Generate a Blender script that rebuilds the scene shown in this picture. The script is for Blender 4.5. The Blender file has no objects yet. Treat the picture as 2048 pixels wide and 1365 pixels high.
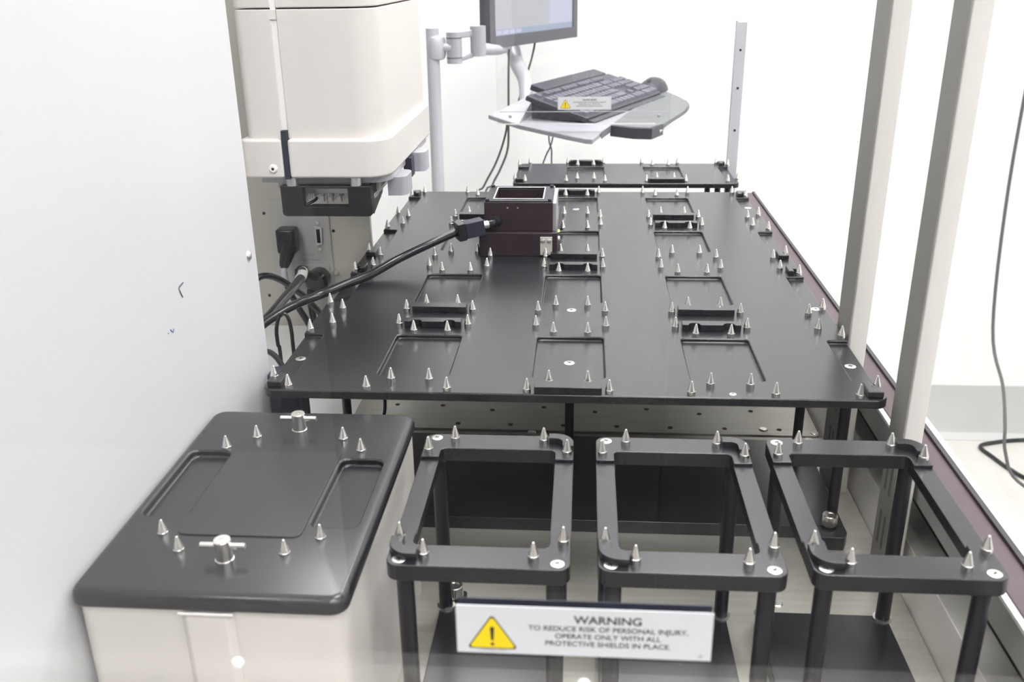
import bpy, bmesh, math, random
from mathutils import Vector, Matrix

# ------------------------------------------------------------------ scene, camera, light
scene = bpy.context.scene
COL = scene.collection
ZF = 1100.0                                    # room floor lies 1100 mm under the pin tips (z = 0 in the millimetre frame)


def W(x, y, z):                                # millimetres -> world metres
    return Vector((x * .001, y * .001, (z + ZF) * .001))


cam_d = bpy.data.cameras.new('camera')
cam = bpy.data.objects.new('camera', cam_d)
COL.objects.link(cam)
PIT, YAW, ROLL = math.radians(-21.860), math.radians(-4.567), math.radians(-0.902)
fw = Vector((math.sin(YAW) * math.cos(PIT), math.cos(YAW) * math.cos(PIT), math.sin(PIT)))
rt = Vector((math.cos(YAW), -math.sin(YAW), 0))
up = rt.cross(fw)
r2 = rt * math.cos(ROLL) + up * math.sin(ROLL)
u2 = -rt * math.sin(ROLL) + up * math.cos(ROLL)
M = Matrix((r2, u2, -fw)).transposed().to_4x4()
M.translation = W(9.544, -699.33, 284.02)
cam.matrix_world = M
cam_d.sensor_width = 36.0
cam_d.lens = 1874.35 / 2048 * 36.0
cam_d.clip_start = .02
cam_d.clip_end = 50
cam_d.dof.use_dof = True
cam_d.dof.focus_distance = .86
cam_d.dof.aperture_fstop = 14
scene.camera = cam

world = bpy.data.worlds.new('room_air')
scene.world = world
world.use_nodes = True
world.node_tree.nodes['Background'].inputs[0].default_value = (1, 1, 1, 1)
world.node_tree.nodes['Background'].inputs[1].default_value = 0.3

scene.view_settings.view_transform = 'Standard'
scene.view_settings.look = 'None'
scene.view_settings.gamma = 1
scene.view_settings.use_curve_mapping = False
scene.view_settings.exposure = 1.0
scene.cycles.max_bounces = 8
scene.cycles.glossy_bounces = 4
scene.cycles.transparent_max_bounces = 12
LAMP = 11.0                                     # brightness of the ceiling panels

# ------------------------------------------------------------------ materials


def mat(name, col, rough=.5, metal=0.0, noise=0.0, scale=40.0, bump=0.0, bscale=900.0, spec=.5, coat=0.0, alpha=None):
    m = bpy.data.materials.new(name)
    m.use_nodes = True
    nt = m.node_tree
    b = nt.nodes['Principled BSDF']
    b.inputs['Roughness'].default_value = rough
    b.inputs['Metallic'].default_value = metal
    b.inputs['Specular IOR Level'].default_value = spec
    b.inputs['Coat Weight'].default_value = coat
    tc = nt.nodes.new('ShaderNodeTexCoord')
    n = nt.nodes.new('ShaderNodeTexNoise')
    n.inputs['Scale'].default_value = scale
    n.inputs['Detail'].default_value = 5
    nt.links.new(tc.outputs['Object'], n.inputs['Vector'])
    r = nt.nodes.new('ShaderNodeMapRange')
    r.inputs['From Min'].default_value = .25
    r.inputs['From Max'].default_value = .75
    r.inputs['To Min'].default_value = 1 - noise
    r.inputs['To Max'].default_value = 1 + noise
    nt.links.new(n.outputs['Fac'], r.inputs['Value'])
    mx = nt.nodes.new('ShaderNodeVectorMath')
    mx.operation = 'SCALE'
    mx.inputs[0].default_value = col[:3]
    nt.links.new(r.outputs['Result'], mx.inputs['Scale'])
    nt.links.new(mx.outputs['Vector'], b.inputs['Base Color'])
    if bump:
        n2 = nt.nodes.new('ShaderNodeTexNoise')
        n2.inputs['Scale'].default_value = bscale
        n2.inputs['Detail'].default_value = 3
        nt.links.new(tc.outputs['Object'], n2.inputs['Vector'])
        bp = nt.nodes.new('ShaderNodeBump')
        bp.inputs['Strength'].default_value = bump
        bp.inputs['Distance'].default_value = .0004
        nt.links.new(n2.outputs['Fac'], bp.inputs['Height'])
        nt.links.new(bp.outputs['Normal'], b.inputs['Normal'])
    return m


def brushed(name, col, rough=.45, metal=.6, stretch=(8, 220, 8), amt=.10):
    m = mat(name, col, rough, metal, amt, 1.0)
    nt = m.node_tree
    n = [x for x in nt.nodes if x.type == 'TEX_NOISE'][0]
    tc = [x for x in nt.nodes if x.type == 'TEX_COORD'][0]
    mp = nt.nodes.new('ShaderNodeMapping')
    mp.inputs['Scale'].default_value = stretch
    nt.links.new(tc.outputs['Object'], mp.inputs['Vector'])
    nt.links.new(mp.outputs['Vector'], n.inputs['Vector'])
    return m


def emissive(name, col, strength):
    m = bpy.data.materials.new(name)
    m.use_nodes = True
    b = m.node_tree.nodes['Principled BSDF']
    b.inputs['Base Color'].default_value = (.02, .02, .02, 1)
    b.inputs['Roughness'].default_value = .4
    b.inputs['Emission Color'].default_value = (*col, 1)
    b.inputs['Emission Strength'].default_value = strength
    return m


def clear_sheet(name, ior=1.49, tint=(.985, .99, .99), rough=.0):
    m = bpy.data.materials.new(name)
    m.use_nodes = True
    nt = m.node_tree
    nt.nodes.remove(nt.nodes['Principled BSDF'])
    out = nt.nodes['Material Output']
    t = nt.nodes.new('ShaderNodeBsdfTransparent')
    t.inputs[0].default_value = (*tint, 1)
    g = nt.nodes.new('ShaderNodeBsdfGlossy')
    g.inputs['Roughness'].default_value = rough
    # Schlick reflectance from |incoming . normal|, the same on both faces of the sheet
    ge = nt.nodes.new('ShaderNodeNewGeometry')
    dt = nt.nodes.new('ShaderNodeVectorMath')
    dt.operation = 'DOT_PRODUCT'
    nt.links.new(ge.outputs['Incoming'], dt.inputs[0])
    nt.links.new(ge.outputs['Normal'], dt.inputs[1])

    def mth(op, a, b=None):
        q = nt.nodes.new('ShaderNodeMath')
        q.operation = op
        for k, v in enumerate((a, b)):
            if v is None:
                continue
            if isinstance(v, (int, float)):
                q.inputs[k].default_value = v
            else:
                nt.links.new(v, q.inputs[k])
        return q.outputs[0]
    f0 = ((ior - 1) / (ior + 1)) ** 2
    frs = mth('ADD', mth('MULTIPLY', mth('POWER', mth('SUBTRACT', 1.0, mth('ABSOLUTE', dt.outputs['Value'])), 5.0), 1 - f0), f0)
    mx = nt.nodes.new('ShaderNodeMixShader')
    nt.links.new(frs, mx.inputs[0])
    nt.links.new(t.outputs[0], mx.inputs[1])
    nt.links.new(g.outputs[0], mx.inputs[2])
    nt.links.new(mx.outputs[0], out.inputs['Surface'])
    return m


MT = dict(
    black=mat('black_anodized', (.014, .0145, .017), .27, 0, .18, 60, .02, 2500, .55),
    black_edge=mat('black_plastic', (.014, .014, .016), .42, 0, .1, 60, 0, 900, .5),
    plum=mat('plum_anodized', (.030, .018, .024), .40, 0, .25, 70, .06, 2500),
    plumstrip=mat('plum_strip', (.062, .036, .044), .42, 0, .15, 30),
    rod=mat('black_rod', (.013, .013, .017), .30, 0, .1, 60),
    cream=mat('cream_powder_coat', (.68, .655, .615), .46, 0, .012, 8, .05, 1400, .35),
    cream2=mat('cream_housing', (.655, .625, .59), .42, 0, .012, 8, .03, 1400, .35),
    panelw=mat('white_panel_paint', (.62, .625, .635), .40, 0, .015, 6, .05, 1200, .4),
    greyin=mat('grey_inner_paint', (.33, .335, .32), .5, 0, .04, 20, .05, 1200),
    floorm=brushed('beige_sheet_metal', (.43, .415, .365), .38, .5, (14, 160, 14), .10),
    beige=mat('beige_paint', (.50, .485, .425), .5, 0, .03, 10, .06, 1200),
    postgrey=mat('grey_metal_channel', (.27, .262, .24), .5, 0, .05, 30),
    slotgrey=mat('slot_grey', (.13, .125, .115), .6),
    plate_grey=mat('grey_connector_plate', (.47, .465, .445), .48, 0, .04, 25),
    steel=mat('turned_steel', (.80, .78, .74), .27, 1.0, .05, 200),
    zinc=mat('zinc_screw', (.78, .77, .73), .34, 1.0, .06, 300),
    alu=mat('silver_aluminium', (.66, .66, .68), .36, .85, .04, 60),
    silverp=mat('silver_paint', (.44, .44, .475), .38, .25, .03, 20),
    silverl=mat('light_silver_paint', (.53, .53, .565), .40, .15, .03, 20),
    dark=mat('dark_hole', (.012, .012, .012), .7),
    navy=mat('navy_rubber', (.018, .020, .036), .5, 0, .15, 60),
    cable=mat('black_cable_jacket', (.014, .015, .018), .2, 0, .15, 40),
    thin=mat('grey_thin_cable', (.10, .10, .10), .5),
    whitep=mat('white_plastic', (.80, .79, .77), .35),
    sleeve=mat('white_sleeve', (.82, .80, .76), .3),
    wall=mat('white_wall_paint', (.86, .86, .85), .6, 0, .012, 3, .04, 300),
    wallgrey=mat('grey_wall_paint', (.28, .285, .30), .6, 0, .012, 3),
    charcoal=mat('charcoal_laminate', (.035, .036, .042), .5, 0, .1, 10),
    ceil=mat('white_ceiling_tile', (.84, .84, .83), .7, 0, .03, 10),
    floor=mat('pale_vinyl_floor', (.60, .585, .545), .35, 0, .03, 12),
    base=mat('grey_vinyl_base', (.53, .54, .525), .45, 0, .03, 10),
    bench=mat('grey_laminate', (.45, .45, .44), .4),
    tray=mat('tray_paint', (.33, .33, .36), .45, 0, .04, 20),
    kb=mat('keyboard_shell', (.05, .052, .064), .45, 0, .1, 60),
    key=mat('keycap', (.14, .14, .17), .5, 0, .12, 50),
    pad=mat('grey_mouse_pad', (.17, .175, .18), .75, 0, .06, 80, .1, 1500),
    bezel=mat('monitor_bezel', (.11, .105, .12), .42, 0, .1, 60),
    label=mat('white_label', (.62, .635, .645), .5),
    yellow=mat('warning_yellow', (.86, .63, .004), .5),
    ink=mat('black_ink', (.02, .02, .025), .6),
    greyink=mat('grey_ink', (.25, .25, .27), .6),
    inkpen=mat('pen_mark', (.035, .035, .06), .6),
    bluepen=mat('blue_pen_mark', (.08, .10, .28), .6),
    led=emissive('green_led', (.55, 1.0, .15), 2.0),
    clear=clear_sheet('clear_acrylic'),
)
MT['screen'] = emissive('lcd_screen', (.29, .285, .31), 1.0)
MT['taskbar'] = emissive('lcd_taskbar', (.20, .23, .31), 1.0)
MT['screen2'] = emissive('lcd_side_pane', (.32, .32, .41), 1.0)

# scuffed, slightly stained white wall
nt = MT['wall'].node_tree

# ------------------------------------------------------------------ mesh helpers


class MB:
    """collects vertices (millimetres) and faces for one mesh"""

    def __init__(s):
        s.v = []
        s.f = []

    def add(s, vs, fs):
        k = len(s.v)
        s.v += [tuple(p) for p in vs]
        s.f += [tuple(i + k for i in f) for f in fs]
        return s

    def box(s, x0, x1, y0, y1, z0, z1):
        vs = [(x0, y0, z0), (x1, y0, z0), (x1, y1, z0), (x0, y1, z0), (x0, y0, z1), (x1, y0, z1), (x1, y1, z1), (x0, y1, z1)]
        return s.add(vs, [(3, 2, 1, 0), (4, 5, 6, 7), (0, 1, 5, 4), (1, 2, 6, 5), (2, 3, 7, 6), (3, 0, 4, 7)])

    def prism(s, poly, z0, z1, scale_top=None):
        n = len(poly)
        top = poly if scale_top is None else scale_top
        vs = [(x, y, z0) for x, y in poly] + [(x, y, z1) for x, y in top]
        fs = [tuple(range(n - 1, -1, -1)), tuple(range(n, 2 * n))]
        fs += [(i, (i + 1) % n, n + (i + 1) % n, n + i) for i in range(n)]
        return s.add(vs, fs)

    def hexa(s, b, t):
        """8 corners: four bottom, four top, both counter-clockwise seen from above"""
        return s.add(list(b) + list(t), [(3, 2, 1, 0), (4, 5, 6, 7), (0, 1, 5, 4), (1, 2, 6, 5), (2, 3, 7, 6), (3, 0, 4, 7)])

    def lathe(s, prof, c=(0, 0, 0), axis=(0, 0, 1), n=20):
        a = Vector(axis).normalized()
        h = Vector((1, 0, 0)) if abs(a.x) < .9 else Vector((0, 1, 0))
        u = a.cross(h).normalized()
        w = a.cross(u)
        c = Vector(c)
        vs = []
        for r, z in prof:
            for i in range(n):
                t = 2 * math.pi * i / n
                vs.append(c + a * z + u * (r * math.cos(t)) + w * (r * math.sin(t)))
        fs = []
        for j in range(len(prof) - 1):
            for i in range(n):
                fs.append((j * n + i, j * n + (i + 1) % n, (j + 1) * n + (i + 1) % n, (j + 1) * n + i))
        fs.append(tuple(range(n - 1, -1, -1)))
        fs.append(tuple(range((len(prof) - 1) * n, len(prof) * n)))
        return s.add(vs, fs)

    def loft(s, loops):
        """loops: list of (polygon, z) with equal counts, closed at both ends"""
        n = len(loops[0][0])
        vs = [(x, y, z) for poly, z in loops for x, y in poly]
        fs = [tuple(range(n - 1, -1, -1)), tuple(range((len(loops) - 1) * n, len(loops) * n))]
        for j in range(len(loops) - 1):
            fs += [(j * n + i, j * n + (i + 1) % n, (j + 1) * n + (i + 1) % n, (j + 1) * n + i) for i in range(n)]
        return s.add(vs, fs)

    def cyl(s, p0, p1, r, n=20, r1=None):
        d = Vector(p1) - Vector(p0)
        return s.lathe([(r, 0), (r if r1 is None else r1, d.length)], p0, d, n)

    def tube(s, pts, r, n=12, sub=6, radii=None):
        P = [Vector(p) for p in pts]
        path, rad = [], []
        R = radii or [r] * len(P)
        for i in range(len(P) - 1):
            p0 = P[max(i - 1, 0)]
            p1, p2 = P[i], P[i + 1]
            p3 = P[min(i + 2, len(P) - 1)]
            for k in range(sub):
                t = k / sub
                path.append(.5 * ((2 * p1) + (p2 - p0) * t + (2 * p0 - 5 * p1 + 4 * p2 - p3) * t * t + (3 * p1 - p0 - 3 * p2 + p3) * t ** 3))
                rad.append(R[i] * (1 - t) + R[i + 1] * t)
        path.append(P[-1])
        rad.append(R[-1])
        vs = []
        nrm = None
        for i, p in enumerate(path):
            d = (path[min(i + 1, len(path) - 1)] - path[max(i - 1, 0)]).normalized()
            if nrm is None:
                nrm = d.orthogonal().normalized()
            nrm = (nrm - d * nrm.dot(d)).normalized()
            b = d.cross(nrm)
            for k in range(n):
                t = 2 * math.pi * k / n
                vs.append(p + (nrm * math.cos(t) + b * math.sin(t)) * rad[i])
        fs = []
        for i in range(len(path) - 1):
            for k in range(n):
                fs.append((i * n + k, i * n + (k + 1) % n, (i + 1) * n + (k + 1) % n, (i + 1) * n + k))
        fs.append(tuple(range(n - 1, -1, -1)))
        fs.append(tuple(range((len(path) - 1) * n, len(path) * n)))
        return s.add(vs, fs)


def rrect(x0, x1, y0, y1, r, n=5, rs=None):
    """rounded rectangle, counter-clockwise; rs = radii of (x1y1, x0y1, x0y0, x1y0)"""
    rs = rs or (r, r, r, r)
    out = []
    for (cx, cy, a0), rr in zip(((x1, y1, 0), (x0, y1, 90), (x0, y0, 180), (x1, y0, 270)), rs):
        if rr <= 0:
            out.append((cx, cy))
            continue
        ox = cx - rr if a0 in (0, 270) else cx + rr
        oy = cy - rr if a0 in (0, 90) else cy + rr
        for k in range(n + 1):
            a = math.radians(a0 + 90 * k / n)
            out.append((ox + rr * math.cos(a), oy + rr * math.sin(a)))
    return out


def to_mesh(name, mb, org=(0, 0, 0), sharp=32):
    me = bpy.data.meshes.new(name)
    o = Vector(org)
    me.from_pydata([(Vector(v) - o) * .001 for v in mb.v], [], mb.f)
    bm = bmesh.new()
    bm.from_mesh(me)
    bmesh.ops.recalc_face_normals(bm, faces=bm.faces)
    bm.to_mesh(me)
    bm.free()
    me.shade_smooth()
    me.set_sharp_from_angle(angle=math.radians(sharp))
    return me


ORG = {}                                        # millimetre origin of each object


def link(name, data, loc_mm, parent=None):
    o = bpy.data.objects.new(name, data)
    COL.objects.link(o)
    ORG[o] = Vector(loc_mm)
    if parent is None:
        o.location = W(*loc_mm)
    else:
        o.parent = parent
        o.location = (Vector(loc_mm) - ORG[parent]) * .001
    return o


def obj(name, mb, m, parent=None, org=None, bevel=0, seg=2, sharp=32, label=None):
    if org is None:
        if parent is not None:
            org = ORG[parent]
        else:
            xs, ys, zs = zip(*mb.v)
            org = ((min(xs) + max(xs)) / 2, (min(ys) + max(ys)) / 2, min(zs))
    me = to_mesh(name, mb, org, sharp)
    me.materials.append(MT[m] if isinstance(m, str) else m)
    o = link(name, me, org, parent)
    if bevel:
        bv = o.modifiers.new('soft_edges', 'BEVEL')
        bv.width = bevel * .001
        bv.segments = seg
        bv.limit_method = 'ANGLE'
        bv.angle_limit = math.radians(40)
        bv.harden_normals = True
    if label:
        o['label'] = label
    return o


def inst(name, me, loc_mm, parent):
    return link(name, me, loc_mm, parent)


def tag(o, label, cat=None, group=None, kind=None):
    o['label'] = label
    if cat:
        o['category'] = cat
    if group:
        o['group'] = group
    if kind:
        o['kind'] = kind
    return o


def thing(name, label, cat, loc, group=None):
    e = link(name, None, loc)
    e.empty_display_size = .02
    return tag(e, label, cat, group)


def structure(name, mb, m, label=None, bevel=0):
    o = obj(name, mb, m, bevel=bevel)
    o['kind'] = 'structure'
    if label:
        o['label'] = label
    return o


def boolean_cut(o, cutters):
    """carve a MB of cutters out of object o (same millimetre frame)"""
    cme = to_mesh('cutter', cutters, ORG[o])
    c = bpy.data.objects.new('cutter', cme)
    COL.objects.link(c)
    c.matrix_world = Matrix.Translation(W(*ORG[o]))
    md = o.modifiers.new('cut', 'BOOLEAN')
    md.operation = 'DIFFERENCE'
    md.object = c
    md.solver = 'EXACT'
    bpy.context.view_layer.update()
    dg = bpy.context.evaluated_depsgraph_get()
    me = bpy.data.meshes.new_from_object(o.evaluated_get(dg))
    mats = [x for x in o.data.materials]
    o.modifiers.remove(md)
    o.data = me
    if not me.materials:
        for x in mats:
            me.materials.append(x)
    bpy.data.objects.remove(c)
    me.shade_smooth()
    me.set_sharp_from_angle(angle=math.radians(32))


def text_mesh(name, s, size, m, parent, pos, rot, align='CENTER', sx=1.0, bold=0.0, extr=.03):
    """flat lettering; size and pos in millimetres, rot = 3x3 matrix of the text frame"""
    cu = bpy.data.curves.new(name, 'FONT')
    cu.body = s
    cu.size = size * .001
    cu.align_x = align
    cu.align_y = 'CENTER'
    cu.offset = bold * .001
    cu.extrude = extr * .001
    t = bpy.data.objects.new(name, cu)
    COL.objects.link(t)
    bpy.context.view_layer.update()
    me = bpy.data.meshes.new_from_object(t.evaluated_get(bpy.context.evaluated_depsgraph_get()))
    bpy.data.objects.remove(t)
    for v in me.vertices:
        v.co = rot @ Vector((v.co.x * sx, v.co.y, v.co.z))
    me.materials.clear()
    me.materials.append(MT[m])
    return link(name, me, pos, parent)


FRONT = Matrix(((1, 0, 0), (0, 0, -1), (0, 1, 0)))       # text plane facing the viewer (-y)

# ------------------------------------------------------------------ the room
RX0, RX1, RY0, RY1, RZ1 = -2300, 2600, -2600, 2010, 1650
structure('floor', MB().box(RX0, RX1, RY0, RY1, -1140, -1100), 'floor', 'pale vinyl floor of the white room')
structure('ceiling', MB().box(RX0, RX1, RY0, RY1, RZ1, RZ1 + 40), 'ceil')
structure('wall_back', MB().box(RX0, RX1, RY1, RY1 + 60, -1140, RZ1 + 40), 'wall', 'scuffed white painted wall behind the machine')
structure('wall_front', MB().box(RX0, RX1, RY0 - 60, RY0, -1140, RZ1 + 40), 'wallgrey')
structure('wall_left', MB().box(RX0 - 60, RX0, RY0 - 60, RY1 + 60, -1140, RZ1 + 40), 'wallgrey')
structure('wall_right', MB().box(RX1, RX1 + 60, RY0 - 60, RY1 + 60, -1140, RZ1 + 40), 'wall')
bb = MB()
prof = [(RY1, -929), (RY1 - 8, -929), (RY1 - 9, -1060), (RY1 - 18, -1084), (RY1 - 42, -1098), (RY1 - 42, -1100), (RY1, -1100)]
n = len(prof)
bb.add([(RX0, y, z) for y, z in prof] + [(RX1, y, z) for y, z in prof],
       [tuple(range(n)), tuple(range(2 * n - 1, n - 1, -1))] + [(i, n + i, n + (i + 1) % n, (i + 1) % n) for i in range(n)])
structure('baseboard_back', bb, 'base', 'tall grey coved vinyl skirting at the foot of the wall')

lamp_m = emissive('lamp_diffuser', (1.0, .982, .99), LAMP)
spots = [(-900, -1150, 'front left'), (350, -1150, 'front middle'), (1550, -1150, 'front right'),
         (350, -2050, 'far front middle'), (1550, -2050, 'far front right'), (350, 150, 'centre, right over the machine'),
         (-450, 1350, 'rear left'), (400, 1350, 'rear middle'), (1550, 1350, 'rear right')]
for i, (x, y, wh) in enumerate(spots):
    t = thing('ceiling_light', 'recessed square ceiling light panel, %s' % wh, 'ceiling light', (x, y, RZ1 - 12), 'ceiling light panels')
    fr = MB()
    fr.box(x - 300, x + 300, y - 300, y - 285, RZ1 - 12, RZ1).box(x - 300, x + 300, y + 285, y + 300, RZ1 - 12, RZ1)
    fr.box(x - 300, x - 285, y - 285, y + 285, RZ1 - 12, RZ1).box(x + 285, x + 300, y - 285, y + 285, RZ1 - 12, RZ1)
    obj('frame', fr, 'whitep', t)
    obj('diffuser', MB().box(x - 285, x + 285, y - 285, y + 285, RZ1 - 8, RZ1 - 1), lamp_m, t)

# unseen dark cabinet, added to darken what the front shield reflects
t = thing('added_dark_cabinet', 'added tall charcoal cabinet behind the camera, darkening the shield reflection', 'cabinet', (600, -1700, -1100))
obj('carcass', MB().box(-410, 1800, -1900, -1502, -1100, 500), 'charcoal', t, bevel=3)
for k_ in range(4):
    d_ = obj('door', MB().box(-405 + k_ * 551, 142 + k_ * 551, -1502, -1484, -1040, 495), 'charcoal', t, bevel=2)
    obj('handle', MB().cyl((120 + k_ * 551, -1474, -350), (120 + k_ * 551, -1474, -200), 5, 12), 'charcoal', d_, org=ORG[t])

# ------------------------------------------------------------------ bench and machine enclosure
t = thing('lab_bench', 'grey laminate bench carrying the machine', 'bench', (-75, 215, -1100))
obj('worktop', MB().box(-450, 284, -415, 845, -350, -320), 'bench', t, bevel=2)
for x in (-420, 230):
    for y in (-380, 790):
        obj('leg', MB().box(x - 22, x + 22, y - 22, y + 22, -1100, -350), 'silverp', t)

enc = thing('machine_enclosure', 'cream and white machine body with corner posts around the black decks', 'machine', (-75, 215, -320))
obj('lower_body', MB().box(-440, 290, -420, 850, -320, -172), 'cream', enc, bevel=3)
obj('added_front_wall', MB().box(-440, 290, -426, -406, -172, 3), 'cream', enc, bevel=2)  # unseen wall added to keep front light off the machine floor
fl = obj('floor_plate', MB().box(-440, 253, -406, 159, -172, -162), 'floorm', enc, bevel=.6)
obj('floor_plate', MB().prism(rrect(-440, 250, 160.2, 850, 4), -172, -160.4), 'floorm', enc, bevel=.5)
# right side: flange, dark channel, wall with white ledge
obj('side_flange', MB().prism([(253, -420), (281, -420), (281, 800), (253, 800)], -172, -126,
                              [(258, -420), (281, -420), (281, 800), (258, 800)]), 'cream', enc, bevel=.8)
obj('channel_back', MB().box(281, 287, -420, 800, -172, -62), 'dark', enc)  # near-black colour stands in for the shade inside the channel
obj('side_wall', MB().box(255.5, 281, -420, 800, -86, -63), 'greyin', enc, bevel=.6)
obj('ledge', MB().box(254.5, 289, -420, 800, -63, -60), 'whitep', enc, bevel=.5, label='white ledge along the right side')
obj('ledge_strip', MB().box(258.5, 277.5, -420, 800, -60, -58.6), 'plumstrip', enc, bevel=.4, label='plum coloured strip')
obj('ledge_lip', MB().box(277.5, 281.5, -420, 800, -60, -56.2), 'black_edge', enc, bevel=.4, label='black lip')
for y in (-350, -205, -60, 85, 230):
    obj('slot', MB().prism(rrect(253.6, 256.2, y - 6, y + 6, 1), -146, -142), 'dark', enc)
# corner posts
for x0, x1, y0, y1 in ((235.2, 249.6, 53, 92), (239.5, 252.4, -88, -58)):
    obj('post', MB().prism(rrect(x0, x1, y0, y1, 1.2, 3), -162, 620), 'cream', enc, sharp=50)
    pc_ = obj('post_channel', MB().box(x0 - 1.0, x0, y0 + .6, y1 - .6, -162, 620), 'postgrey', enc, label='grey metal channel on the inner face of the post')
    for zz in (-118, -72):
        obj('channel_slot', MB().box(x0 - 1.15, x0 - .9, y0 + 8, y0 + 12, zz - 14, zz + 14), 'slotgrey', pc_, org=ORG[enc])
        obj('channel_slot', MB().box(x0 - 1.15, x0 - .9, y0 + 18, y0 + 22, zz - 14, zz + 14), 'slotgrey', pc_, org=ORG[enc])
# left tower: tall white side panel and the beige wall behind it
obj('side_panel', MB().box(-263, -257, -420, 21, -172, 640), 'panelw', enc, bevel=.8, label='large white metal side panel')
obj('tower_wall', MB().box(-440, -261.5, 450, 458, -172, 640), 'beige', enc, bevel=.6, label='beige tower wall')
obj('floor_cover', MB().box(-438, -232, -100, 449, -160.4, -160.1), 'whitep', enc, label='white floor cover beside the tower')
holes = [(-398.7, -6.8), (-310, -29.4), (-404, -118), (-398, 60), (-300, 40), (-280, -120)]
for x, z in holes:
    obj('screw_hole', MB().cyl((x, 450.4, z), (x, 449.4, z), 2.0, 12), 'dark', enc)
# little button screw and pen scribbles on the side panel
obj('button_screw', MB().lathe([(4.2, 0), (4.0, .8), (2.6, 1.9), (.4, 2.2)], (-257, 4.1, 71.2), (1, 0, 0), 18), 'zinc', enc)
obj('pen_mark', MB().tube([(-256.9, -120.7, 90), (-256.9, -128, 88.8), (-256.9, -127.2, 85.5), (-256.9, -124.7, 81)], .45, 6), 'inkpen', enc, label='dark pen scribble')
obj('pen_mark', MB().tube([(-256.9, -149.5, 67.4), (-256.9, -146.6, 64.5), (-256.9, -145, 66.3)], .4, 6), 'bluepen', enc, label='small blue pen tick')
obj('pen_mark', MB().cyl((-257.1, -153.2, 66.2), (-256.8, -153.2, 66.2), .5, 8), 'bluepen', enc)
# screws and holes in the sheet metal floor
scr = MB().lathe([(4.4, -.2), (4.4, .5), (3.6, 1.2), (.5, 1.4)], (0, 0, 0), (0, 0, 1), 16)
scr_me = to_mesh('floor_screw', scr)
scr_me.materials.append(MT['zinc'])
for x, y, z in [(238, 154, -162), (246, 166, -160.4), (196, 172, -160.4), (-40, 158, -162), (158, -110, -162), (120, -66, -162)]:
    inst('floor_screw', scr_me, (x, y, z), enc)
hm = to_mesh('floor_hole', MB().cyl((0, 0, -.3), (0, 0, .25), 2.6, 12))
hm.materials.append(MT['dark'])
for x in (-190, -140, -85, -30, 25, 80, 135, 190):
    inst('floor_hole', hm, (x, 205 if (x // 5) % 2 else 214, -160.4), enc)
    inst('floor_hole', hm, (x + 22, 172, -160.4), enc)

t = thing('mounting_channel', 'tall white channel upright with a row of holes behind the rear deck', 'upright', (243, 806, -172))
ch = MB().box(235, 237, 800, 812, -172, 202).box(237, 250.5, 800, 801.5, -172, 200)
obj('channel', ch, 'silverl', t)
for z in (-40, 40, 104, 160):
    obj('hole', MB().cyl((243, 800.3, z), (243, 799.3, z), 1.8, 12), 'dark', t)

# ------------------------------------------------------------------ shared small parts
PIN_H = 11.0


def pin_mesh(h=PIN_H, cyl=3.2, r=3.05):
    me = to_mesh('locating_pin', MB().lathe([(r, 0), (r, cyl - .25), (r - .25, cyl), (r - .1, cyl + .1), (.75, h - .35), (.35, h)], n=28), sharp=16)
    me.materials.append(MT['steel'])
    return me


PIN = pin_mesh()
PIN_SHORT = pin_mesh(8.6, 1.0, 3.1)
SCREW = to_mesh('flat_screw', MB().lathe([(4.3, -.3), (4.3, .15), (3.9, .35), (.4, .4)], n=20))
SCREW.materials.append(MT['zinc'])
SLOT = to_mesh('cross_slot', MB().box(-1.9, 1.9, -.45, .45, .2, .46).box(-.45, .45, -1.9, 1.9, .2, .47))
SLOT.materials.append(MT['dark'])


def screw(loc, parent, s=1.0, rot=.4):
    a = inst('flat_screw', SCREW, loc, parent)
    a.scale = (s, s, 1)
    b = inst('cross_slot', SLOT, loc, a)
    b.location = (0, 0, 0)
    b.rotation_euler.z = rot
    return a


A_, B_, C_, D_ = 45.8, 51.2, 30.0, 67.0         # locating pins around one plate place
RING = [(sx * A_, sy * B_) for sx in (-1, 1) for sy in (-1, 1)] + [(sx * C_, sy * D_) for sx in (-1, 1) for sy in (-1, 1)]

# knurled steel thumb screw
KN = MB()
kp = []
for i in range(60):
    a = 2 * math.pi * i / 60
    rr = 6.3 if i % 2 else 5.9
    kp.append((rr * math.cos(a), rr * math.sin(a)))
KN.prism(kp, 2, 10.5)
KN.lathe([(6.1, 10.5), (5.6, 11.2), (3.6, 11.2), (3.4, 9.8), (.3, 9.8)], n=30)
KN.lathe([(3.6, 0), (3.6, 2)], n=20)
KNURL = to_mesh('thumb_screw', KN)
KNURL.materials.append(MT['steel'])

# ------------------------------------------------------------------ main deck and rear deck
DT = -PIN_H                                      # deck top
TH = 7.0


def notched_bar(x0, x1, yb, yf, z0, z1, notches):
    """bar whose front edge is scalloped round the pins"""
    poly = [(x1, yb), (x0, yb), (x0, yf)]
    for nx, r in notches:
        if nx - r > x0 and nx + r < x1:
            for k in range(9):
                a = math.pi - math.pi * k / 8
                poly.append((nx + r * math.cos(a), yf + min(r * math.sin(a), (yb - yf) - 2.5)))
    poly.append((x1, yf))
    return MB().prism(poly, z0, z1)


def corner_stop(a, b, yo, ym, yi, left):
    """L-shaped stop: a bar at the outer side and an arm reaching in beside the pin"""
    m = MB().box(a, b, min(yo, ym), max(yo, ym), DT, DT + 5)
    xa = (b - 5.5, b) if left else (a, a + 5.5)
    poly = [(a, yo), (b, yo), (b, ym), (xa[1], ym), (xa[1], yi), (xa[0], yi), (xa[0], ym), (a, ym)]
    out = []
    for p in poly:
        if not out or (abs(out[-1][0] - p[0]) + abs(out[-1][1] - p[1])) > 1e-6:
            out.append(p)
    return MB().prism(out, DT, DT + 5)


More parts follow.
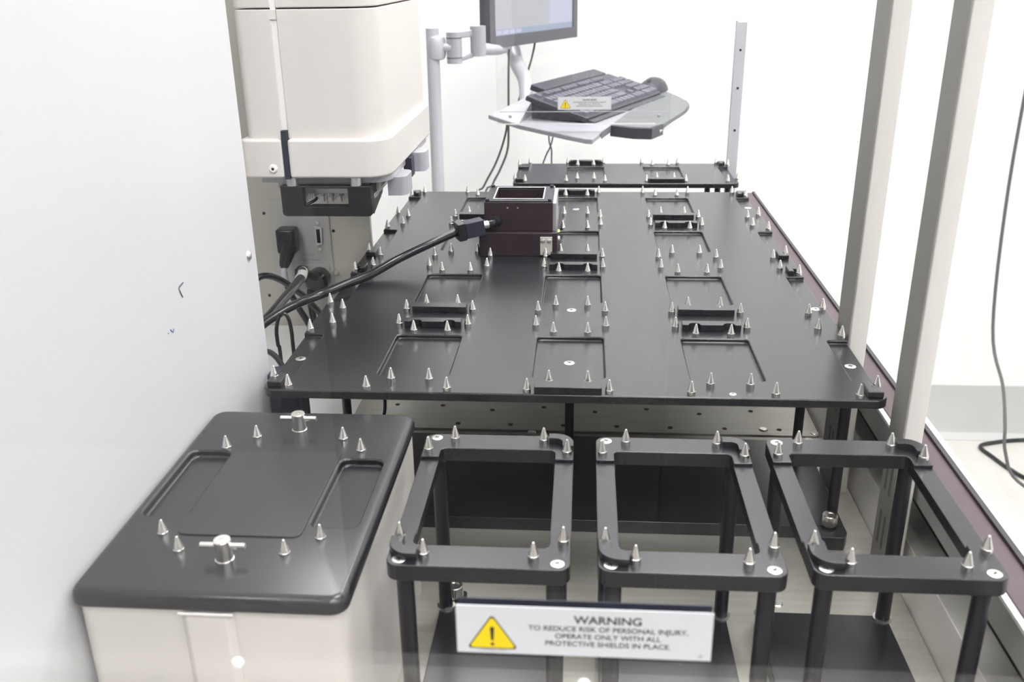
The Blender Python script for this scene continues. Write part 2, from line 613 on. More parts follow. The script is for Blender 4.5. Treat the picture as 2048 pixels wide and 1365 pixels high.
def deck(root, x0, x1, y0, y1, gxs, rows, pc, bars, brackets, edge_open):
    """gxs: x of the finger slots; rows: y centres; pc: plate column centres"""
    o = obj('top_plate', MB().prism(rrect(x0, x1, y0, y1, 9), DT - TH, DT), 'black', root)
    cut = MB()
    for gx in gxs:
        for ry in rows:
            a, b = gx - 28, gx + 28
            rs = 4
            if a < x0 + 2:
                a = x0 - 20
            if b > x1 - 2:
                b = x1 + 20
            cut.prism(rrect(a, b, ry - 41, ry + 45, 3.5, 3), DT - 3.6, DT + 5)
    boolean_cut(o, cut)
    bv = o.modifiers.new('soft_edges', 'BEVEL')
    bv.width = .001
    bv.segments = 2
    bv.limit_method = 'ANGLE'
    bv.angle_limit = math.radians(50)
    for cx in pc:
        for ry in rows:
            for dx, dy in RING:
                inst('locating_pin', PIN, (cx + dx, ry + dy, DT), root)
    for k, r in bars:
        gx, ry = gxs[k], rows[r]
        a, b = max(gx - 25, x0 + 1.5), min(gx + 25, x1 - 1.5)
        if b - a < 30:                           # corner piece with a bite round the pin
            obj('corner_stop', corner_stop(*((a + 2, b) if gx < (x0 + x1) / 2 else (a, b - 2)), ry - 68, ry - 57.2, ry - 49.5, gx < (x0 + x1) / 2), 'black', root, bevel=1.0)
        else:
            obj('spacer_bar', MB().prism(rrect(a, b, ry - 71.5, ry - 60, 1.2, 2), DT, DT + 6), 'black', root, bevel=.6)
    for k, r in brackets:
        gx, ry = gxs[k], rows[r]
        a, b = max(gx - 25, x0 + 1.5), min(gx + 25, x1 - 1.5)
        if b - a < 30:
            obj('corner_stop', corner_stop(*((a + 2, b) if gx < (x0 + x1) / 2 else (a, b - 2)), ry + 68, ry + 57.2, ry + 49.5, gx < (x0 + x1) / 2), 'black', root, bevel=1.0)
        else:
            obj('notched_bar', notched_bar(a, b, ry + 72, ry + 62, DT, DT + 6, [(gx - 14.7, 5.0), (gx + 14.7, 5.0)]), 'black', root, bevel=.5)
    return o


PX, PY = 121.04, 171.9
rt_ = thing('deck_platform', 'large black deck plate with rows of steel pins standing on rods', 'deck', (0, 55, -162))
rows = [r * PY for r in range(4)]
gxs = [(k - 2) * PX for k in range(5)]
pcs = [(i - 1.5) * PX for i in range(4)]
bars = [(k, r) for k in range(5) for r in range(4) if (k + r) % 2 == 0]
brks = [(k, r) for k in range(5) for r in range(4) if (k + r) % 2 == 1]
deck(rt_, -231.5, 231.8, -71.8, 596, gxs, rows, pcs, bars, brks, True)
obj('base_plate', MB().prism(rrect(-228, 228, -22, 130, 4), -162, -150), 'black', rt_, bevel=.8)
obj('base_plate', MB().prism(rrect(-228, 228, 400, 550, 4), -160.4, -150), 'black', rt_, bevel=.8)
obj('base_tab', MB().prism([(200, -30), (206, -38), (224, -38), (228, -30), (228, -20), (200, -20)], -162, -150), 'black', rt_, bevel=.6)
inst('thumb_screw', KNURL, (215.5, -20.5, -150), rt_)
for x, y in ((-217, 108), (-1, 108), (215, 110), (221, -6), (-221, -6), (-217, 480), (217, 480), (0, 480)):
    obj('rod', MB().cyl((x, y, -150), (x, y, DT - TH), 4.4, 20), 'rod', rt_)
for x, y, z in [(0, -3, DT - 3.6), (0, 112, DT), (0, 300, DT - 3.6), (0, 450, DT - 3.6), (0, 510, DT - 3.6), (-221, -3, DT - 3.6), (222, -1, DT - 3.6), (222, 122, DT), (224, 520, DT - 3.6)]:
    screw((x, y, z), rt_, 1.0, random.Random(x * 7 + y).random() * 3)
screw((121, -65, DT), rt_, .6, .2)

rr_ = thing('rear_deck', 'smaller black pin deck standing beyond the far edge of the large deck', 'deck', (70, 725, -160.4))
PX2 = 116.3
g2 = [12.2 + (k - 1) * PX2 for k in range(4)]
deck(rr_, -94, 232.5, 650, 796, g2, [725.0], [12.2 + (k - .5) * PX2 for k in range(3)], [(0, 0), (2, 0)], [(1, 0), (3, 0)], True)
obj('base_plate', MB().prism(rrect(-90, 228, 660, 786, 4), -160.4, -150), 'black', rr_, bevel=.8)
for x, y in ((-82, 668), (204, 668), (222, 690), (-82, 780), (204, 780)):
    obj('rod', MB().cyl((x, y, -150), (x, y, DT - TH), 4.4, 20), 'rod', rr_)

# ------------------------------------------------------------------ three open plate stands in front
ST = -14.5                                       # stand top


def u_poly(sgn):
    """end bar with two short arms, sgn -1 = front, +1 = back"""
    y = lambda v: v
    outer = rrect(-50, 50, -76.5, -44, 0, 4, (0, 0, 7, 7))
    # outer is x1y1, x0y1, x0y0..., x1y0...
    p = [(50, -44)]
    p += [(38, -44), (38, -52)]
    for k in range(1, 6):
        a = math.radians(90 * k / 5)
        p.append((38 - 4 + 4 * math.cos(a), -52 - 4 * math.sin(a)))
    for k in range(0, 6):
        a = math.radians(90 - 90 * k / 5)
        p.append((-38 + 4 - 4 * math.cos(a), -52 - 4 * math.sin(a)))
    p += [(-38, -44), (-50, -44)]
    for k in range(7):
        a = math.radians(180 + 90 * k / 6)
        p.append((-43 + 7 * math.cos(a), -69.5 + 7 * math.sin(a)))
    for k in range(7):
        a = math.radians(270 + 90 * k / 6)
        p.append((43 + 7 * math.cos(a), -69.5 + 7 * math.sin(a)))
    if sgn > 0:
        p = [(-x, -yy) for x, yy in p]
    return p


def plate_stand(cx, cy, label, knob):
    t = thing('plate_stand', label, 'stand', (cx, cy, -162), 'open plate stands in the front row')
    top = MB()
    for sg in (-1, 1):
        top.prism([(cx + x, cy + y) for x, y in u_poly(sg)], ST - 10, ST)
    fr = obj('end_bars', top, 'black', t, bevel=.7)
    for sg in (-1, 1):
        obj('side_bar', MB().box(*sorted((cx + sg * 38, cx + sg * 50)), cy - 44, cy + 44, ST - 10, ST - 2.2), 'black', t, bevel=.4)
    for dx, dy in RING:
        inst('locating_pin', PIN, (cx + dx, cy + dy, ST), t)
    for sg in (-1, 1):                           # raised corner guide: front-left and back-right
        arc = lambda r: [(38 + r * math.cos(math.radians(15 * k)), 60 + r * math.sin(math.radians(15 * k))) for k in range(7)]
        p = [(49.8, 54.6)] + arc(11.8) + [(33.4, 71.8), (33.4, 64.6)] + arc(4.6)[::-1] + [(42.6, 54.6)]
        if sg < 0:
            p = [(-x, -y) for x, y in p]
        obj('corner_guide', MB().prism([(cx + x, cy + y) for x, y in p], ST, ST + 4.6), 'black', t, bevel=.5)
    for sx, sy in ((1, -1), (-1, 1), (-1, -1), (1, 1)):
        screw((cx + sx * 43, cy + sy * 70.5, ST), t, .9, .3 * sx + sy)
        lx, ly = cx + sx * 41.5, cy + sy * 65
        obj('leg', MB().cyl((lx, ly, -150), (lx, ly, ST - 10), 4.9, 22), 'rod', t)
        obj('washer', MB().cyl((lx, ly, -150), (lx, ly, -148.8), 6.6, 22), 'zinc', t)
    obj('base_plate', MB().prism(rrect(cx - 46, cx + 45, cy - 72, cy + 68, 3), -162, -150), 'black', t, bevel=.8)
    if knob:
        obj('base_tab', MB().prism(rrect(cx - 44, cx - 28, cy + 66, cy + 84, 3), -162, -150), 'black', t, bevel=.6)
        inst('thumb_screw', KNURL, (cx - 36.4, cy + 75.6, -150), t)
    return t


plate_stand(-44.7, -206.6, 'black open frame stand nearest the cream box, thumb screw at its foot', True)
plate_stand(70.0, -206.2, 'middle one of the three black open frame stands', False)
plate_stand(183.4, -203.2, 'black open frame stand nearest the right hand ledge', False)

# ------------------------------------------------------------------ cream box with black pin top
t = thing('plate_cooler_box', 'cream box with black pin topped cover and two steel T handles', 'device', (-181, -208, -162))
BT = -13.5
obj('body', MB().prism(rrect(-253.5, -110, -314, -103, 9), -162, BT - 9.5), 'cream2', t, bevel=1.5)
obj('front_rib', MB().prism([(-196, -314), (-192, -317.5), (-171, -317.5), (-167, -314)], -162, BT - 11), 'cream2', t, bevel=1.0)
E_ = 5.0
cvl = [(rrect(-255.5, -108, -316.5, -101, 9), BT - 9.5)]
for k in range(6):
    a = math.radians(90 * k / 5)
    q = E_ * (1 - math.cos(a))
    cvl.append((rrect(-255.5 + q, -108 - q, -316.5 + q, -101 - q, 9 - q * .7), BT - E_ + E_ * math.sin(a)))
cv = obj('cover', MB().loft(cvl), 'black', t)
cut = MB()
cut.prism(rrect(-248.5, -221, -243, -163, 6, 5), BT - 5, BT + 5)
cut.prism(rrect(-145, -117, -250, -170, 6, 5), BT - 5, BT + 5)
boolean_cut(cv, cut)
bv = cv.modifiers.new('soft_edges', 'BEVEL')
bv.width = .0012
bv.segments = 2
bv.limit_method = 'ANGLE'
bv.angle_limit = math.radians(50)
obj('inset_plate', MB().prism(rrect(-219, -147, -262, -158, 5), BT - .5, BT + .9), 'black', t, bevel=.4)
for dx, dy in RING:
    inst('locating_pin', PIN_SHORT, (-181.2 + dx, -209 + dy, BT), t)
for hx, hy in ((-184.7, -131), (-182, -284)):
    h = obj('t_handle', MB().lathe([(5.2, 0), (5.2, .8), (4.7, 1), (4.7, 12.4), (4.3, 13), (1.4, 13), (1.2, 12), (.2, 12)], (hx, hy, BT), n=24), 'steel', t)
    obj('cross_rod', MB().cyl((hx - 12.4, hy, BT + 9), (hx + 12.4, hy, BT + 9), 1.7, 14), 'steel', h, org=ORG[t] if False else None)
obj('front_bead', MB().cyl((-196, -317.4, BT - 10.4), (-167, -317.4, BT - 10.4), .9, 8), 'cream2', t)

# ------------------------------------------------------------------ pipetting head
HX0, HX1, HY0, HY1 = -318.5, -185.0, 200.0, 449.0
t = thing('pipetting_head', 'tall cream robot head hanging at the upper left over the deck', 'robot head', (-250, 324, 54))
GA, GB = -282.5, -277.2                          # vertical slit between the two shells


def shell(z0, z1, e, r):
    a = MB().prism(rrect(HX0 - e, GA, HY0 - e, HY1, 0, 6, (0, 0, 8, 0)), z0, z1)
    b = MB().prism(rrect(GB, HX1 + e, HY0 - e, HY1, 0, 10, (0, 0, 0, r)), z0, z1)
    return a, b


for nm, z0, z1, e, r in (('housing', 130, 249.4, 0, 26), ('housing', 250.6, 420, 0, 26), ('skirt', 93, 131, 6.5, 26)):
    a, b = shell(z0, z1, e, r)
    obj(nm, a, 'cream2', t, bevel=1.2 if nm == 'housing' else 3.0, sharp=50)
    obj(nm, b, 'cream2', t, bevel=1.2 if nm == 'housing' else 3.0, sharp=50)
obj('slit_cover', MB().box(GA, GB, HY0 + 1.2, HY0 + 8, 139, 420), 'whitep', t)
obj('slit_seal', MB().box(GA, GB, HY0 - 5.4, HY0 + 8, 92, 139), 'navy', t)
obj('slit_cap', MB().box(GA - 2.2, GB, HY0 - .4, HY0 + 4, 240.5, 248.8), 'cream', t)
hx = obj('hex_screw', MB().lathe([(4.4, 0), (4.2, 1), (3, 2), (.4, 2.2)], (-293, HY0 - 6.5, 102.8), (0, -1, 0), 18), 'whitep', t)
obj('hex_socket', MB().cyl((-293, HY0 - 8.5, 102.8), (-293, HY0 - 8.8, 102.8), 1.5, 6), 'dark', hx, org=ORG[t])
obj('mount_plate', MB().prism(rrect(-312, -182.5, 209, 440, 18, 6, (0, 0, 2, 20)), 85.5, 93), 'silverl', t, bevel=.5)
obj('side_drum', MB().prism(rrect(-190, -170.5, 236, 276, 9, 8, (9, 0, 0, 9)), 66.5, 85.5), 'silverp', t, sharp=50)
obj('side_drum', MB().prism(rrect(-186, -166, 330, 362, 8, 8, (8, 0, 0, 8)), 72, 92.9), 'silverp', t, sharp=50)
obj('side_stub', MB().box(-185, -176, 300, 318, 72, 92.9), 'navy', t, bevel=.6)
# black gripper bracket: an open front frame with a deep right side
br = MB().prism([(-291.5, 198), (-267, 198), (-267, 210), (-291.5, 210)], 54, 84.5)
brk = obj('gripper_bracket', MB().prism(rrect(-290, -199, 54, 84.5, 3.5, 4, (0, 0, 4, 4)), 0, 10), 'black_edge', t)
me = brk.data                                     # stand the profile up: (x, z) -> front plate 198..208
for v in me.vertices:
    c = v.co * 1000 + ORG[t]
    x, z, d = c.x, c.y, c.z
    v.co = (Vector((x, 198 + d, z)) - ORG[t]) * .001
bm = bmesh.new(); bm.from_mesh(me); bmesh.ops.recalc_face_normals(bm, faces=bm.faces); bm.to_mesh(me); bm.free()
boolean_cut(brk, MB().box(-267.5, -222.5, 190, 220, 63.5, 83))
bv = brk.modifiers.new('soft_edges', 'BEVEL'); bv.width = .0008; bv.segments = 2; bv.limit_method = 'ANGLE'; bv.angle_limit = math.radians(40)
sp = MB()
prof = [(208, 54.5), (252, 66), (258, 72), (258, 84.5), (208, 84.5)]
k = len(prof)
sp.add([(-203, y, z) for y, z in prof] + [(-199.2, y, z) for y, z in prof],
       [tuple(range(k)), tuple(range(2 * k - 1, k - 1, -1))] + [(i, k + i, k + (i + 1) % k, (i + 1) % k) for i in range(k)])
side = obj('bracket_side', sp, 'black_edge', t, bevel=.5)
SIDE = Matrix(((0, 0, 1), (1, 0, 0), (0, 1, 0)))         # text plane facing +x
text_mesh('bracket_lettering', 'POD01', 7.0, 'whitep', side, (-199.15, 223, 71), SIDE, sx=1.05, bold=.15)
obj('inner_rail', MB().tube([(-276, 200, 60), (-262, 214, 66), (-262, 226, 66)], 1.6, 10), 'black_edge', t)
obj('lower_lip', MB().prism(rrect(-266, -222, 208, 222, 3), 58, 61), 'black_edge', t)
for x in (-278.5, -214.5):
    obj('bracket_post', MB().cyl((x, 202.5, 84.5), (x, 202.5, 93), 5.6, 20), 'alu', t)
obj('tip_block', MB().box(-300, -196, 224, 330, 76, 85.6), 'beige', t, bevel=.6)
obj('tip_rail', MB().box(-298, -198, 226, 330, 71, 76), 'alu', t)
noz = to_mesh('nozzle', MB().lathe([(2.5, 0), (2.5, -4), (1.7, -4.6), (1.5, -9.5), (1.0, -10)], n=14))
noz.materials.append(MT['alu'])
for j in range(3):
    for i in range(11):
        inst('nozzle', noz, (-292 + i * 9, 232 + j * 9, 71), t)

# ------------------------------------------------------------------ connector plate on the tower wall
t = thing('connector_panel', 'grey connector plate with sockets on the beige tower wall', 'control panel', (-351, 450, -109))
obj('plate', MB().box(-392, -314, 447.5, 450, -109, 12), 'plate_grey', t, bevel=.4)
ds = MB()
ds.add([(-333, 447.5, -22), (-323.5, 447.5, -24), (-324.5, 447.5, -46), (-333, 447.5, -48), (-333, 444.5, -22), (-323.5, 444.5, -24), (-324.5, 444.5, -46), (-333, 444.5, -48)],
       [(0, 1, 2, 3), (7, 6, 5, 4), (0, 4, 5, 1), (1, 5, 6, 2), (2, 6, 7, 3), (3, 7, 4, 0)])
d = obj('serial_port', ds, 'alu', t, bevel=.4)
obj('pin_face', MB().box(-331, -326.5, 443.9, 444.6, -44, -26), 'dark', d, org=ORG[t])
for z in (-17.5, -52.5):
    obj('jack_screw', MB().cyl((-328.5, 447.6, z), (-328.5, 444.5, z), 2.3, 6), 'zinc', t)
text_mesh('lettering', 'OUTPUT', 4.2, 'greyink', t, (-344, 447.4, -61), FRONT)
text_mesh('lettering', 'Power / Relays', 4.4, 'greyink', t, (-343.5, 447.4, -67.5), FRONT)
obj('lower_socket', MB().box(-356, -318, 444, 447.5, -106, -74), 'plate_grey', t, bevel=.4)
obj('socket_screw', MB().lathe([(3.6, 0), (3.6, 5), (2.6, 7)], (-311, 450, -84), (0, -1, 0), 14), 'zinc', t)

pw = thing('power_plug', 'black angled power plug in the upper socket of the connector plate', 'plug', (-366, 447.5, -60))
obj('plug_body', MB().prism(rrect(-379, -354, 424, 447.4, 5), -54, -22), 'cable', pw, bevel=3)
obj('plug_neck', MB().tube([(-362, 430, -42), (-367, 426, -56), (-371, 422, -70)], 7, 14, radii=[11, 9, 5.5]), 'cable', pw)
obj('cord', MB().tube([(-371, 422, -68), (-370, 418, -80), (-366, 416, -96), (-357, 415, -118), (-346, 415, -140), (-338, 414, -158)], 4.0, 12), 'cable', pw)
obj('cord_sleeve', MB().tube([(-370.8, 421, -71), (-370, 418, -80), (-368, 417, -88)], 4.3, 12), 'silverl', pw)

pg = thing('signal_plug', 'black round signal plug low on the connector plate with white sleeved cord', 'plug', (-335, 444, -105))
obj('plug_body', MB().lathe([(14, 0), (15, 6), (15, 20), (11, 24), (9, 24)], (-331, 444, -90), (0, -1, 0), 20), 'cable', pg)
obj('plug_ear', MB().box(-359, -346, 425, 444, -92, -74), 'navy', pg, bevel=2)
obj('cord', MB().tube([(-331, 424, -84), (-334, 405, -74), (-322, 345, -50), (-316.6, 320, -49.9), (-311.9, 250, -47.2), (-312.4, 190, -48.4), (-318, 150, -52.3), (-330, 90, -60)], 5.2, 14), 'cable', pg)
obj('sleeve', MB().tube([(-321, 342, -49.6), (-318, 328, -49.6), (-316.8, 315, -49.8)], 5.9, 14), 'sleeve', pg, label='white sleeve on the cord')
obj('cord', MB().tube([(-340, 430, -98), (-342, 426, -112), (-340, 424, -135), (-338, 424, -160)], 4.4, 12), 'cable', pg)

c = tag(obj('cable', MB().tube([(-395, 270, -75), (-368.3, 300, -49.9), (-356.3, 310, -45.2), (-346, 330, -56.5), (-335.8, 350, -75.6), (-328, 370, -95.3), (-311.3, 380, -125.2), (-300, 382, -156)], 3.9, 12), 'cable'),
        'black cable arching from behind the white panel below the connector plate', 'cable')
c = tag(obj('cable', MB().tube([(-262.5, 60, -160), (-260.1, 60, -42.9), (-261.2, 60, -28.4), (-261, 60, -14), (-257.5, 60, -2.1), (-252.6, 60, 1.3), (-248.7, 60, -4.3), (-247.4, 60, -18.5), (-247.6, 60, -33), (-249, 62, -160)], 1.7, 10), 'cable'),
        'thin black cable bent in an upright loop beside the deck edge', 'cable')
c = tag(obj('cable', MB().tube([(-300, 70, -42), (-278.6, 60, -35.9), (-267.6, 55, -33.7), (-254.1, 40, -36.7), (-242.2, 20, -44.3), (-239.3, 0, -60), (-242, -20, -110), (-244, -30, -160)], 2.6, 10), 'cable'),
        'black cable drooping down between white panel and deck corner', 'cable')
c = tag(obj('cable', MB().tube([(-160, 66, -19), (-166.6, 60, -60), (-168.2, 60, -88.4), (-171.7, 60, -106.3), (-176, 58, -149)], 1.6, 10), 'cable'),
        'thin black cable hanging below the front edge of the large deck', 'cable')
c = tag(obj('cable_clamp', MB().prism([(-252, -2), (-238, -12), (-222, -8), (-222, 10), (-240, 22), (-252, 16)], -160, -30), 'navy', bevel=2),
        'black cable clamp block under the left front corner of the large deck', 'clamp')

# ------------------------------------------------------------------ plum block on the deck and its cable
t = thing('sensor_block', 'dark plum two step metal block with square opening on the deck', 'block', (-60.5, 344, DT))
obj('lower_block', MB().prism(rrect(-103.3, -17.8, 282.5, 406, 2, 3), DT, 15), 'plum', t, bevel=.8)
ub = obj('upper_block', MB().prism(rrect(-97.5, -23.3, 289.5, 365, 1.5, 3), 15, 47), 'plum', t)
boolean_cut(ub, MB().prism(rrect(-87, -34.5, 300.5, 355, 2, 3), 15.6, 60))
bv = ub.modifiers.new('soft_edges', 'BEVEL'); bv.width = .0006; bv.segments = 2; bv.limit_method = 'ANGLE'; bv.angle_limit = math.radians(50)
fr = MB()
for a in ((-96.5, -24.3, 290.5, 300.5), (-96.5, -24.3, 355, 364), (-96.5, -87, 300.5, 355), (-34.5, -24.3, 300.5, 355)):
    fr.box(*a, 47, 48.2)
obj('top_frame', fr, 'black', t)
rim = MB()
for a in ((-88.5, -33, 299, 300.6), (-88.5, -33, 354.8, 356.4), (-88.5, -86.9, 300.6, 354.8), (-34.6, -33, 300.6, 354.8)):
    rim.box(*a, 48.2, 49)
obj('opening_rim', rim, 'alu', t, bevel=.3)
for x in (-94, -26.5):
    for y in (293, 361.5):
        obj('cap_screw', MB().cyl((x, y, 48), (x, y, 50), 2.2, 12), 'navy', t)
for x in (-72, -61):
    obj('small_screw', MB().cyl((x, 289.6, 41), (x, 288.9, 41), .9, 10), 'zinc', t)
obj('side_guard', MB().box(-23.3, -19.5, 291, 364, 15, 46), 'alu', t, bevel=.4, label='pale metal side guard')
obj('clip_plate', MB().box(-36.5, -23.5, 280, 282.5, -9, 11), 'beige', t, bevel=.4, label='small beige clip plate')
for x in (-33.4, -26.8):
    obj('clip_screw', MB().lathe([(2.8, 0), (2.4, 1.2), (.4, 1.9)], (x, 280, 7), (0, -1, 0), 14), 'zinc', t)
obj('led', MB().lathe([(1.6, 0), (1.4, 1.5), (.3, 2.2)], (-17.8, 300, 13), (1, 0, 0), 12), 'led', t)
obj('side_button', MB().cyl((-17.8, 298, 5), (-15.6, 298, 5), 2.6, 12), 'whitep', t)
obj('cable_gland', MB().lathe([(6.5, 0), (6.2, 5), (4.5, 6)], (-84, 289.5, 27), (-.6, -1, -.02), 16), 'cable', t)

t = thing('block_cable', 'thick glossy black cable crossing the deck to the plum block', 'cable', (-180, 230, DT))
obj('boot', MB().tube([(-85, 287, 27), (-88, 281, 26.5), (-94, 276, 26)], 3.8, 14), 'cable', t)
obj('metal_collar', MB().tube([(-92.5, 277, 26), (-98, 273.5, 25.6)], 4.2, 14), 'alu', t)
pl = MB()
ax = Vector((-.90, -.40, -.12)).normalized()
sdv = Vector((0, 0, 1)).cross(ax).normalized()
upv = ax.cross(sdv)


def obox(mb, c0, l, w, h):
    c0 = Vector(c0)
    b = [c0 - sdv * w - upv * h, c0 + ax * l - sdv * w - upv * h, c0 + ax * l + sdv * w - upv * h, c0 + sdv * w - upv * h]
    tt = [p + upv * 2 * h for p in b]
    return mb.hexa(b, tt)


obj('plug_shell', obox(MB(), (-97.5, 273.5, 25.2), 21, 7.5, 8.5), 'navy', t, bevel=1)
obj('plug_tail', obox(MB(), Vector((-97.5, 273.5, 25.2)) + ax * 21, 9, 8.3, 9.6), 'cable', t, bevel=1.2)
obj('cord', MB().tube([(-121, 263, 22), (-126, 260.5, 21), (-150, 240, 14.4), (-180, 222, 3.5), (-205, 192.9, -5.0), (-224.1, 164.8, -6.2), (-241.1, 135, -6.8), (-263.3, 125, -13.6), (-281.9, 112, -22), (-300, 98, -34), (-320, 84, -50)], 4.3, 14), 'cable', t)

# ------------------------------------------------------------------ front and rear clear shields with warning signs
t = thing('front_shield', 'clear acrylic shield standing across the front of the machine', 'shield', (15, -400, -20))
obj('pane', MB().box(-256.5, 289, -402, -398, -20, 620), 'clear', t)
for x, z in ((-128.5, 21.2), (12.4, 17.5), (146.8, 21.5)):
    obj('bumper', MB().lathe([(2.5, 0), (2.4, 1.2), (1.4, 2.2), (.3, 2.5)], (x, -402, z), (0, -1, 0), 16), 'whitep', t)


def warning_sign(label, cx, cy, cz, w, h, parent_label):
    """sign board facing -y; front face at cy"""
    s = thing('warning_sign', label, 'sign', (cx, cy, cz - h / 2))
    k = w / 99.0
    obj('label_sheet', MB().box(cx - w / 2, cx + w / 2, cy, cy + .4, cz - h / 2, cz + h / 2), 'label', s)
    f = cy - .04
    tri = MB()
    tx, tz, ts = cx - 35.5 * k, cz - 3.6 * k, 8.0 * k

    def tripoly(sz, y0, y1, dz=0):
        pts = []
        for a in (90, 210, 330):
            vx, vz = tx + sz * 1.05 * math.cos(math.radians(a)), tz + sz * math.sin(math.radians(a)) * .98 + dz
            cxr = vx + (tx - vx) * .10
            czr = vz + (tz - vz) * .10
            rr = sz * .10
            for da in (-55, -25, 0, 25, 55):
                pts.append((cxr + rr * math.cos(math.radians(a + da)), czr + rr * math.sin(math.radians(a + da))))
        nn = len(pts)
        return MB().add([(p[0], y0, p[1]) for p in pts] + [(p[0], y1, p[1]) for p in pts],
                        [tuple(range(nn)), tuple(range(2 * nn - 1, nn - 1, -1))] + [(i, nn + i, nn + (i + 1) % nn, (i + 1) % nn) for i in range(nn)])
    obj('triangle_border', tripoly(ts * 1.28, cy - .05, cy), 'ink', s)
    obj('warning_triangle', tripoly(ts * 1.16, cy - .10, cy - .05), 'yellow', s)
    obj('exclamation_mark', MB().add([(tx - .85 * k, cy - .15, tz + 5.0 * k), (tx + .85 * k, cy - .15, tz + 5.0 * k), (tx + .5 * k, cy - .15, tz - 1.4 * k), (tx - .5 * k, cy - .15, tz - 1.4 * k)],
                                     [(0, 1, 2, 3)]).cyl((tx, cy - .1, tz - 3.2 * k), (tx, cy - .15, tz - 3.2 * k), .75 * k, 12), 'ink', s)
    lx = cx + 9.5 * k
    text_mesh('lettering', 'WARNING', 5.0 * k, 'ink', s, (lx, f, cz + 5.9 * k), FRONT, sx=1.08, bold=.10 * k)
    for i, (ln, ww) in enumerate((('TO REDUCE RISK OF PERSONAL INJURY,', 1.0), ('OPERATE ONLY WITH ALL', 1.0), ('PROTECTIVE SHIELDS IN PLACE.', 1.0))):
        text_mesh('lettering', ln, 3.25 * k, 'ink', s, (lx, f, cz + (1.6 - 3.55 * i) * k), FRONT, sx=1.05, bold=.04 * k)
    text_mesh('lettering', 'TURNING AXIS', 1.6 * k, 'greyink', s, (tx, f, cz - 9.6 * k), FRONT)
    text_mesh('lettering', '®', 2.2 * k, 'greyink', s, (cx + 45.5 * k, f, cz - 9.3 * k), FRONT)
    return s


s = warning_sign('large white and yellow warning sign on the front shield', 11.8, -402.5, 42.5, 99.2, 22.6, '')
obj('label_reflection', MB().box(11.8 - 49.6, 11.8 + 49.6, -398, -397.6, 31.2, 53.8), 'navy', s)  # navy sheet standing in for the label's dark reflection in the pane

t = thing('rear_shield', 'clear acrylic shield at the back in front of the keyboard', 'shield', (5, 1061, 9))
obj('pane', MB().box(-152, 165, 1060, 1064, 10, 620), 'clear', t)
obj('lower_edge', MB().box(-147, 139, 1058.8, 1060, 9.2, 11.2), 'whitep', t)
obj('upper_edge', MB().box(-147, 160, 1059, 1060, 32, 33.2), 'silverl', t)
for x in (-128, 145):
    obj('bolt', MB().lathe([(3.2, 0), (3, 1.4), (.4, 2)], (x, 1060, 24.5), (0, -1, 0), 14), 'zinc', t)
obj('top_rail', MB().box(-446, 300, 1064, 1076, 600, 620), 'silverl', t)
obj('support_post', MB().box(-446, -434, 1064, 1076, -1100, 620), 'silverl', t)
warning_sign('small white and yellow warning sign on the rear shield', 9.0, 1059.4, 47.6, 97.5, 23.0, '')

# ------------------------------------------------------------------ monitor stand, monitor, keyboard
t = thing('monitor_stand', 'silver pole with jointed arm and keyboard tray behind the machine', 'stand', (-303, 1250, -1100))
obj('foot', MB().prism(rrect(-420, -190, 1130, 1370, 20), -1100, -1085), 'silverp', t, bevel=3)
obj('pole', MB().cyl((-303, 1250, -1085), (-296, 1250, 170), 13.2, 24), 'silverl', t)
obj('clamp', MB().lathe([(12, -24), (17, -21), (19, -14), (19, 14), (17, 20), (12, 23)], (-289, 1250, 133), (0, 0, 1), 24), 'silverl', t)
obj('clamp_arm', MB().cyl((-275, 1246, 133), (-256, 1242, 133), 8, 16), 'silverl', t)
j = obj('swivel_joint', MB().cyl((-253, 1250, 102), (-253, 1250, 162), 15.5, 24), 'silverp', t)
for z in (112, 150):
    obj('joint_ring', MB().cyl((-253, 1250, z), (-253, 1250, z + 2), 15.9, 24), 'bezel', j, org=ORG[t])
ln = MB()
ln.hexa([(-246, 1242, 150), (-214, 1262, 152), (-214, 1272, 152), (-246, 1256, 150)], [(-246, 1242, 162), (-214, 1262, 166), (-214, 1272, 166), (-246, 1256, 162)])
ln.hexa([(-246, 1242, 104), (-216, 1262, 112), (-216, 1272, 112), (-246, 1256, 104)], [(-246, 1242, 112), (-216, 1262, 122), (-216, 1272, 122), (-246, 1256, 112)])
obj('arm_link', ln, 'silverp', t, bevel=2)
obj('swivel_joint', MB().cyl((-207, 1272, 114), (-207, 1272, 172), 16, 24), 'silverp', t)
obj('arm_link', MB().tube([(-207, 1272, 128), (-180, 1330, 122), (-162, 1400, 122), (-156, 1440, 140)], 12, 14), 'silverl', t)
obj('curved_arm', MB().tube([(-165, 1500, 150), (-153, 1480, 113.6), (-139.6, 1440, 79.6), (-119.6, 1380, 54.2), (-113.8, 1330, 18.4), (-112, 1310, -3)], 15, 16, radii=[16, 16, 16, 15.5, 15, 14]), 'silverl', t)
tray = [(-190, 1269), (-120, 1141), (-24, 1017), (12, 976), (24, 972), (36.5, 1027), (61.5, 1138), (180, 1560), (60, 1640), (-60, 1420)]
obj('tray_board', MB().prism(tray, -12, -3), 'tray', t, bevel=2)
obj('tray_bracket', MB().add([(-185, 1268, -3), (-100, 1330, -3), (-95, 1300, -3), (-118, 1143, -3), (-105, 1300, 32), (-95, 1296, 30)],
                             [(3, 2, 1, 0), (0, 4, 3), (0, 1, 4), (1, 2, 5, 4), (2, 3, 5), (3, 4, 5)]), 'silverl', t)
pad = [(40, 1035), (61.5, 1120), (100, 1085), (135, 1079), (160, 1130), (215, 1300), (236, 1400), (236, 1450), (222, 1540), (200, 1630), (185, 1640), (165, 1560)]
pp = obj('mouse_platform', MB().prism(pad, -14, -1), 'pad', t, bevel=2.5)
